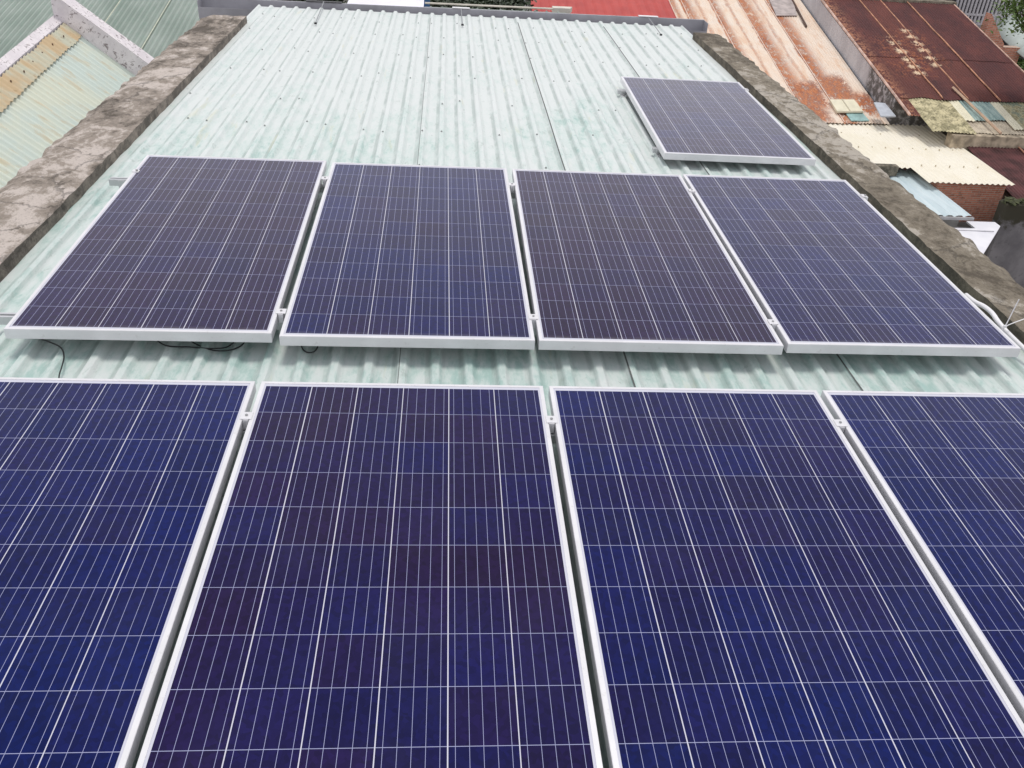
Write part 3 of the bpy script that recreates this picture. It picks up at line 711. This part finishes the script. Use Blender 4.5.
# -- dark slab wall at right edge
# face visible from px (1008,208)-(987,250); stands nearer than the white wall
m = M('dark_damp_concrete'); n1 = m.noise(1.4, 6, .65); n2 = m.noise(7, 6, .7); x_, y_, z_ = m.xyz()
c = m.mix(m.ss(n1, .35, .65), (.15, .14, .148), (.25, .235, .24)); c = m.mix(m.mul(m.ss(n2, .55, .7), .6), c, (.055, .05, .05))
c = m.mix(m.mul(m.ss(m.add(z_, m.mul(m.sub(n2, .5), .7)), -.50, -.30), 1.0), c, (.045, .040, .025)); MAT_DK = m.out(c, .9)
Ys = 12.3; tl = aty(1006, 204, Ys); zt = tl.z
tl.x += .04
dw = empty('dark_wall', (tl.x + 1.3, Ys, zt), 'dark damp concrete wall with a mossy black top at the right edge, in front of the brick wall', 'wall')
bm = bmesh.new(); box(bm, tl.x - .02, tl.x + 3.2, Ys, Ys + .28, GZ, zt, .03); 
for v in bm.verts:
    if v.co.z < -6: v.co.x -= .0
link('slab', bm, MAT_DK, dw)
bm = bmesh.new()
for k in range(46):
    x = tl.x + .02 + random.random() * 2.2; s = random.uniform(.04, .12)
    r = bmesh.ops.create_icosphere(bm, subdivisions=2, radius=s)
    for v in r['verts']:
        n_ = noise.noise(v.co * 20 + Vector((k, 0, 0))); v.co *= 1 + .5 * n_; v.co.z *= .5; v.co += Vector((x, Ys + .14 + random.uniform(-.12, .12), zt))
link('moss', bm, plain('black_green_moss', (.05, .055, .022), .95, 0, .5, 20), dw)
# brown roof beyond the cream one, right
zr2 = -4.18
h4 = empty('low_brown_roof', (15, 15, GZ), 'lower dark maroon rusted roof at the right edge, beyond the cream roof', 'roof')
bm = bmesh.new(); corr(bm, 13.12, 19.0, 12.9, 15.62, lambda x, y: zr2 + .16 * (y - 13.5), .076, .009, seed=8, jag=.05)
link('roof_sheet', bm, plain('maroon_rust', (.085, .028, .028), .85, 0, .45, 3), h4)
for xx in (14.3, 15.4, 16.6):
    bm = bmesh.new(); tube(bm, [(xx, 12.95, zr2 - .088 + .03), (xx, 15.6, zr2 + .16 * 2.1 + .03)], .018, 5); link('lap', bm, plain('lap_rust2', (.40, .20, .13), .8), h4)
bm = bmesh.new(); box(bm, 13.2, 19.0, 13.1, 15.6, GZ, zr2 - .12); link('wall', bm, MAT_RENDER, h4)
lw = empty('concrete_ledge', (15, 15.8, GZ), 'dirty cream concrete ledge running right between the patched sheets and the maroon roof', 'wall')
bm = bmesh.new(); a = aty(948, 136, 15.75); box(bm, 12.72, 19.2, 15.60, 15.86, GZ, -3.60, .01)
link('wall', bm, plain('ledge_cream_brown', (.40, .33, .24), .9, 0, .45, 5), lw)

# -- red roof beyond the gutter
zr_ = lambda x, y: zo(x, y) + .015
h5 = empty('red_roofed_house', (6.4, 26, GZ), 'house with the flat bright red metal roof beyond the far gutter', 'house')
m = M('red_painted_metal'); n1 = m.noise(1.5, 5, .6); n2 = m.noise(14, 5, .7); c = m.mix(m.ss(n1, .3, .7), (.40, .035, .028), (.50, .055, .042)); c = m.mix(m.mul(m.ss(n2, .64, .72), .5), c, (.62, .42, .34)); MAT_RED = m.out(c, .55)
bm = bmesh.new(); corr(bm, 3.95, 7.93, 21.2, 30, zr_, .25, .012, prof='trap', seed=2); link('roof_sheet', bm, MAT_RED, h5)
bm = bmesh.new(); box(bm, 4.05, 7.9, 21.5, 29.8, GZ, -3.1); link('wall', bm, MAT_RENDER, h5)
bm = bmesh.new(); box(bm, 3.72, 3.93, 21.5, 29.8, GZ, -2.75); link('side_pillar', bm, plain('grey_pillar', (.30, .28, .30), .8), h5)

# -- clutter behind the gutter (left of the red roof)
fr_ = empty('roof_grille', (2.4, 7.75, -.6), 'pale louvred grille bar running just behind the gutter, left of the red roof', 'grille')
def gp(px, py, Y=7.7): return aty(px, py, Y)
a, b = gp(425, 3), gp(553, 8.8); a2, b2 = gp(425, 7), gp(566, 13)
bm = bmesh.new(); tube(bm, [a, b], .011, 6); link('top_bar', bm, plain('bar_cream', (.70, .66, .56), .6), fr_)
bm = bmesh.new(); tube(bm, [a2 + Vector((0, 0, -.01)), b2 + Vector((0, 0, -.01))], .014, 6); link('bottom_bar', bm, plain('bar_pale_green', (.48, .54, .49), .6), fr_)
bm = bmesh.new()
for k in range(12):
    t = (k + .5) / 12; p0, p1 = a.lerp(b, t), a2.lerp(b2, t); tube(bm, [p0 * .25 + p1 * .75, p1 + Vector((0, 0, -.01))], .012, 5)
link('louvre', bm, plain('bar_pale_green2', (.48, .54, .49), .6), fr_)
bm = bmesh.new(); c0, c1 = b, gp(570, 9.4); poly_prism(bm, [c0 + Vector((0, 0, .01)), c1 + Vector((0, 0, .008)), c1 + Vector((.04, .12, .008)), c0 + Vector((0, .12, .01))], .055); link('end_cap', bm, plain('cap_pale', (.62, .58, .50), .6), fr_)
# blue post
p = aty(427, 4, 8.4); bm = bmesh.new(); box(bm, p.x - .035, p.x + .035, 8.37, 8.43, GZ, p.z + .12, .004)
o = link('blue_post', bm, plain('blue_paint', (.04, .13, .30), .5), None); tag(o, 'blue painted post between the white sheet and the dark trees behind the gutter', 'post')
# white tarp sheet
q = [aty(345, 4.5, 8.6), aty(423, 8.5, 8.6)]
ws = empty('white_sheet', (q[0].x + .4, 9, q[0].z - .1), 'white sheet of a canopy seen just above the left half of the gutter', 'canopy')
bm = bmesh.new()
corr(bm, q[0].x, q[1].x, 8.45, 10.4, lambda x, y: q[0].z - .04 + (y - 8.45) * .03, .5, .006, seed=3); link('sheet', bm, plain('white_canvas', (.80, .78, .86), .7, 0, .05), ws)
bm = bmesh.new(); 
for x in (q[0].x + .05, q[1].x - .05): tube(bm, [(x, 8.6, GZ), (x, 8.6, q[0].z - .07)], .02, 6)
link('post', bm, MAT_DARK, ws)
# grey purple wall seen above the gutter at left and dark shed with timber
sh = empty('dark_shed', (1.5, 14, GZ), 'black shaded shed behind the gutter, below the trees', 'shed')
bm = bmesh.new(); box(bm, -2.2, 3.4, 12.5, 17, GZ, -3.0); link('wall', bm, MAT_DARK, sh)
bm = bmesh.new(); 
for k in range(9): box(bm, -2.0 + k * .62, -1.85 + k * .62, 12.3, 16.8, -2.998, -2.90)
link('timber', bm, plain('pale_timber', (.34, .30, .24), .8), sh)

# -- green grey roof, left beyond
zg = lambda x, y: -4.0 + .2 * (y - 20)
h6 = empty('green_roofed_house', (-9, 22, GZ), 'long house with the sage green corrugated roof at the upper left', 'house')
m = M('sage_green_sheet'); n1 = m.noise(.9, 5, .6, sc_=(1, .5, 1)); n2 = m.noise(7, 5, .7, sc_=(2, .5, 1)); c = m.mix(m.ss(n1, .35, .65), (.245, .30, .26), (.33, .38, .34)); c = m.mix(m.mul(m.ss(n2, .5, .7), .5), c, (.22, .34, .27))
c = m.mix(m.mul(m.ss(n2, .66, .7), .5), c, (.44, .42, .36)); MAT_SG = m.out(c, .6)
bm = bmesh.new(); corr(bm, -17, -3.3, 14.0, 32, zg, .15, .032, seed=5, nl=16); link('roof_sheet', bm, MAT_SG, h6)
for xx in (-8.73, -7.35, -6.05):
    bm = bmesh.new(); y0 = 23.6 if xx < -8 else 17.0
    tube(bm, [(xx, y0, zg(xx, y0) + .018), (xx, 31.8, zg(xx, 31.8) + .018)], .014, 5); link('lap', bm, plain('lap_pale_green', (.60, .62, .50), .6), h6)
bm = bmesh.new(); vsb = [(-16.8, 14.1), (-3.5, 14.1), (-3.5, 31.8), (-16.8, 31.8)]
top = [bm.verts.new((x, y, zg(x, y) - .06)) for x, y in vsb]; bot = [bm.verts.new((x, y, GZ)) for x, y in vsb]; bm.faces.new(top); bm.faces.new(bot[::-1])
for i in range(4): bm.faces.new((top[i], bot[i], bot[(i + 1) % 4], top[(i + 1) % 4]))
bmesh.ops.recalc_face_normals(bm, faces=bm.faces); link('wall', bm, MAT_RENDER, h6)

# -- left house: steep roof falling right, walled by a pink coping
zl = lambda x, y: -2.45 - .78 * (x + 5.6) + .09 * (y - 16.4)
h7 = empty('pink_coped_house', (-5, 12, GZ), 'house with pale green and yellowed roof sheets inside a pink white coping', 'house')
m = M('pale_green_yellowed_sheet'); x_, y_, z_ = m.xyz(); n1 = m.noise(.8, 5, .62); n2 = m.noise(2.5, 5, .65, sc_=(.35, 2.2, 1)); n3 = m.noise(20, 4, .7)
c = m.mix(m.ss(n1, .38, .62), (.60, .68, .62), (.67, .70, .58)); c = m.mix(m.mul(m.ss(n2, .52, .66), .6), c, (.62, .52, .34)); c = m.mix(m.mul(m.ss(n3, .62, .7), .3), c, (.40, .42, .34)); MAT_LG = m.out(c, .6)
bm = bmesh.new(); corr(bm, -5.66, -.95, 3.0, 16.05, zl, .16, .028, along='x', seed=1, nl=20, jag=.03); link('roof_sheet', bm, MAT_LG, h7)
m = M('ochre_stained_sheet'); n1 = m.noise(1.6, 6, .65, sc_=(.5, 1.6, 1)); n3 = m.noise(9, 5, .7); c = m.mix(m.ss(n1, .36, .62), (.54, .54, .42), (.56, .42, .25)); c = m.mix(m.mul(m.ss(n3, .6, .68), .55), c, (.36, .23, .12)); MAT_OC = m.out(c, .75)
bm = bmesh.new(); corr(bm, -5.88, -5.58, 3.0, 16.05, lambda x, y: zl(x, y) + .05, .155, .015, along='x', seed=2, nl=6, jag=.03); link('ridge_sheet', bm, MAT_OC, h7)
# ridge nails
nl0 = None
for k in range(20):
    y = 6 + k * .5; x = -5.74
    if nl0 is None:
        bm = bmesh.new(); tube(bm, [(x, y, zl(x, y) + .05), (x, y, zl(x, y) + .085)], .012, 6); nl0 = link('nail', bm, plain('rusty_nail', (.12, .06, .04), .8), h7)
    else:
        o = nl0.copy(); C.objects.link(o); o.parent = h7; o.location = (random.uniform(-.03, .03), k * .5, .09 * k * .5)
m = M('pink_white_flaked_paint'); n1 = m.noise(3, 6, .65); n2 = m.noise(11, 6, .72, dist=.8)
c = m.mix(m.ss(n1, .35, .65), (.70, .65, .67), (.82, .77, .78)); c = m.mix(m.mul(m.ss(m.add(m.mul(n2, .8), m.mul(n1, .25)), .57, .63), .8), c, (.16, .12, .12)); m.bump(n2, .6, .02); MAT_PK = m.out(c, .85)
def slope_wall(pts, depth, name, mat):
    bm = bmesh.new(); poly_prism(bm, pts, depth); bmesh.ops.recalc_face_normals(bm, faces=bm.faces)
    bmesh.ops.subdivide_edges(bm, edges=bm.edges[:], cuts=5, use_grid_fill=True)
    for v in bm.verts: v.co += Vector((noise.noise(v.co * 3), noise.noise(v.co * 3 + Vector((9, 0, 0))), noise.noise(v.co * 3 + Vector((0, 9, 0))))) * .025
    return link(name, bm, mat, h7)
zw = lambda x, y: zl(x, y) + .55
def wp(x, y, dz=.0): return Vector((x, y, zw(x, y) + dz))
slope_wall([wp(-6.05, 16.05, -.06), wp(-.95, 16.05), wp(-.95, 16.42), wp(-6.05, 16.42, -.06)], 2.2, 'coping_wall', MAT_PK)
slope_wall([wp(-6.05, 3.0, -.50), wp(-5.90, 3.0, -.50), wp(-5.90, 16.38, -.50), wp(-6.05, 16.38, -.50)], 2.4, 'side_coping', MAT_PK)
body(-5.95, -1.0, 3.05, 16.3, lambda x, y: zl(x, y) - .08, MAT_RENDER, h7)

# -- far upper right: ribbed grey roof, brick gable, curved awning, plants and tree
h8 = empty('balcony_railing', (18.0, 24.0, -3.2), 'pale grey balcony railing of close vertical bars at the top right, above the brown roof', 'railing')
ra, rb_ = aty(952, 20, 24.0), aty(1012, 27, 24.0)
zb0, zb1 = ra.z - .05, ra.z + 1.1
bx = ra.x
k = 0
railmat = plain('pale_railing_paint', (.50, .48, .50), .6)
bar0 = None
while bx < rb_.x + 1.2:
    if bar0 is None:
        bm = bmesh.new(); box(bm, bx - .028, bx + .028, 23.98, 24.02, zb0, zb1); bar0 = link('bar', bm, railmat, h8)
    else:
        o = bar0.copy(); C.objects.link(o); o.parent = h8; o.location = (.115 * k, 0, 0)
    bx += .115; k += 1
for nm, z0_, z1_ in (('bottom_rail', zb0 - .05, zb0 + .002), ('middle_rail', zb0 + .20, zb0 + .25), ('top_rail', zb1 - .002, zb1 + .05)):
    bm = bmesh.new(); box(bm, ra.x - .05, bx, 23.965, 24.035, z0_, z1_); link(nm, bm, railmat, h8)
bh = empty('balcony_house', (18.0, 25.5, GZ), 'dark shaded house front behind the pale balcony railing', 'house')
bm = bmesh.new(); box(bm, 16.3, 23, 24.9, 28, GZ, .6); link('wall', bm, plain('dark_facade', (.055, .05, .055), .8), bh)
bm = bmesh.new(); box(bm, 16.3, 23, 23.9, 24.9, zb0 - .22, zb0 - .055); link('balcony_slab', bm, plain('balcony_concrete', (.30, .28, .29), .8), bh)
gb = empty('brick_gable', (17.5, 23, GZ), 'small orange brick gable between the brown roof and the pale curved awning', 'wall')
bm = bmesh.new(); a, b, c_, d_ = [aty(px, py, 22.2) for px, py in ((978, 50), (992, 14), (1004, 44), (1000, 58))]
vs_ = [Vector(v) for v in (a, b, c_, d_)]
fr1 = [bm.verts.new(v) for v in vs_]; bk = [bm.verts.new(v + Vector((0, .3, 0))) for v in vs_]; bm.faces.new(fr1); bm.faces.new(bk[::-1])
for i in range(4): bm.faces.new((fr1[i], bk[i], bk[(i + 1) % 4], fr1[(i + 1) % 4]))
bmesh.ops.recalc_face_normals(bm, faces=bm.faces); link('gable_wall', bm, MAT_BRICK, gb)
bm = bmesh.new(); box(bm, a.x, c_.x + .6, 22.25, 22.5, GZ, a.z + .1); link('lower_wall', bm, MAT_BRICK, gb)
aw = empty('curved_awning', (18.6, 20.5, -3), 'pale mint curved awning beneath the tree at the top right', 'awning')
bm = bmesh.new()
A = [at(988, 11, -2.6), at(991, 24, -2.75), at(1004, 40, -2.95), at(1030, 62, -3.2), at(1060, 84, -3.4)]
B = [at(1000, 8, -2.45), at(1010, 12, -2.4), at(1030, 22, -2.5), at(1060, 40, -2.7), at(1090, 60, -2.9)]
cols = []
for a, b in zip(smoothpts(A, 5), smoothpts(B, 5)):
    cols.append([bm.verts.new(a.lerp(b, t / 6) + Vector((0, 0, .18 * math.sin(math.pi * t / 6)))) for t in range(7)])
for U, V in zip(cols, cols[1:]):
    for i in range(6): bm.faces.new((U[i], V[i], V[i + 1], U[i + 1]))
g = bmesh.ops.extrude_face_region(bm, geom=bm.faces[:]); bmesh.ops.translate(bm, verts=[v for v in g['geom'] if isinstance(v, bmesh.types.BMVert)], vec=(0, 0, -.03))
link('canopy', bm, plain('pale_mint_awning', (.50, .56, .53), .5, 0, .15, 3), aw, True)
bm = bmesh.new()
for p in (A[1], A[3]): tube(bm, [p + Vector((.2, .2, -.02)), Vector((p.x + .2, p.y + .2, GZ))], .03, 6)
link('post', bm, MAT_RAIL, aw)
bm = bmesh.new(); q = [at(989, 50, -3.5), at(1001, 44, -3.4), at(1011, 47, -3.4), at(997, 55, -3.6)]; poly_prism(bm, q, .05)
o = link('board', bm, plain('tan_board', (.42, .38, .30), .8), None); tag(o, 'tan board lying in the dark gap under the curved awning', 'board')
dkb = empty('dark_yard_wall', (18, 20, GZ), 'black shadowed wall of the yard under the curved awning', 'wall')
bm = bmesh.new(); a = at(1000, 62, -4.0); box(bm, a.x - .5, a.x + 6, a.y + .5, a.y + .8, GZ, -3.75); link('wall', bm, MAT_DARK, dkb)

def leaf_mat(name, a, b):
    m = M(name); n = m.noise(3.5, 3); oi = m.n('ShaderNodeNewGeometry')
    c = m.mix(m.mul(m.add(oi.outputs['Random Per Island'], n), .5), a, b); mm = m.out(c, .5)
    m.b.inputs['Transmission Weight'].default_value = 0; return mm
LEAF = leaf_mat('tree_leaf', (.06, .12, .028), (.19, .28, .08)); LEAFD = leaf_mat('dark_leaf', (.012, .022, .010), (.045, .07, .028))
def leaves(bm, centre, rad, n, size, flat=1.0, seed=0):
    rnd = random.Random(seed)
    G = lambda q: max(-1.5 * q, min(1.5 * q, rnd.gauss(0, q)))
    cl_ = [Vector(centre) + Vector((G(.5) * rad, G(.5) * rad, G(.4) * rad * flat)) for _ in range(max(4, n // 55))]
    for _ in range(n):
        c = rnd.choice(cl_) + Vector((rnd.gauss(0, 1), rnd.gauss(0, 1), rnd.gauss(0, .7))) * rad * .17
        s = size * rnd.uniform(.6, 1.3)
        M3 = Matrix.Rotation(rnd.uniform(0, 6.28), 3, 'Z') @ Matrix.Rotation(rnd.uniform(-.9, .9), 3, 'X') @ Matrix.Rotation(rnd.uniform(-.7, .7), 3, 'Y')
        pts = [(0, -.5), (.24, -.1), (.2, .25), (0, .6), (-.2, .25), (-.24, -.1)]
        bm.faces.new([bm.verts.new(c + M3 @ Vector((x * s, y * s, .12 * s * abs(x) * 4))) for x, y in pts])
    return cl_
def tree(base, crown_c, rad, n, size, label, mat, seed, flat=1.0, name='leafy_tree', group=None):
    e = empty(name, base, label, 'tree', group)
    bm = bmesh.new(); cls = leaves(bm, crown_c, rad, n, size, flat, seed); link('crown', bm, mat, e)
    bm = bmesh.new(); b = Vector(base); c = Vector(crown_c); fork = b.lerp(c, .7)
    tube(bm, [b, b.lerp(fork, .5) + Vector((.08, .05, 0)), fork], [.14, .11, .08], 8)
    for q in cls[::3]: tube(bm, [fork, fork.lerp(q, .55) + Vector((0, 0, .1)), q], [.055, .03, .012], 5)
    link('trunk', bm, plain('bark', (.12, .09, .065), .95), e)
    return e
tc_ = at(1024, 4, -1.1)
tree((tc_.x + 2.4, tc_.y + .4, GZ), (tc_.x + .82, tc_.y + .1, -1.0), .95, 7500, .10, 'green leafy tree at the top right corner above the curved awning', LEAF, 3)
for i, (px, py, z) in enumerate(((1014, 66, -3.9), (1022, 74, -4.0))):
    c_ = at(px, py, z); e = empty('shrub', (c_.x, c_.y, GZ), ('green shrub growing in the gap beside the brown roof, its upper clump', 'green shrub at the picture edge right of the brown roof, lower clump')[i], 'shrub', 'shrubs below the tree')
    bm = bmesh.new(); leaves(bm, c_, .5, 1500, .09, .6, 20 + i); link('foliage', bm, LEAF, e)
    bm = bmesh.new(); tube(bm, [Vector((c_.x, c_.y, GZ)), c_], [.05, .02], 6); link('stem', bm, plain('stem', (.1, .08, .05), .9), e)
for i, (x, y, lb) in enumerate(((-1.25, 17.6, 'dark tree behind the left end of the gutter'), (1.65, 18.2, 'dark tree behind the gutter, right of the blue post'), (2.75, 18.6, 'dark tree behind the gutter just left of the red roof'))):
    tree((x, y, GZ), (x, y, -2.2), .78, 6500, .12, lb, LEAFD, 40 + i, .8, group='dark trees behind the gutter')

for o in list(bpy.data.objects):
    if '_org' in o: del o['_org']
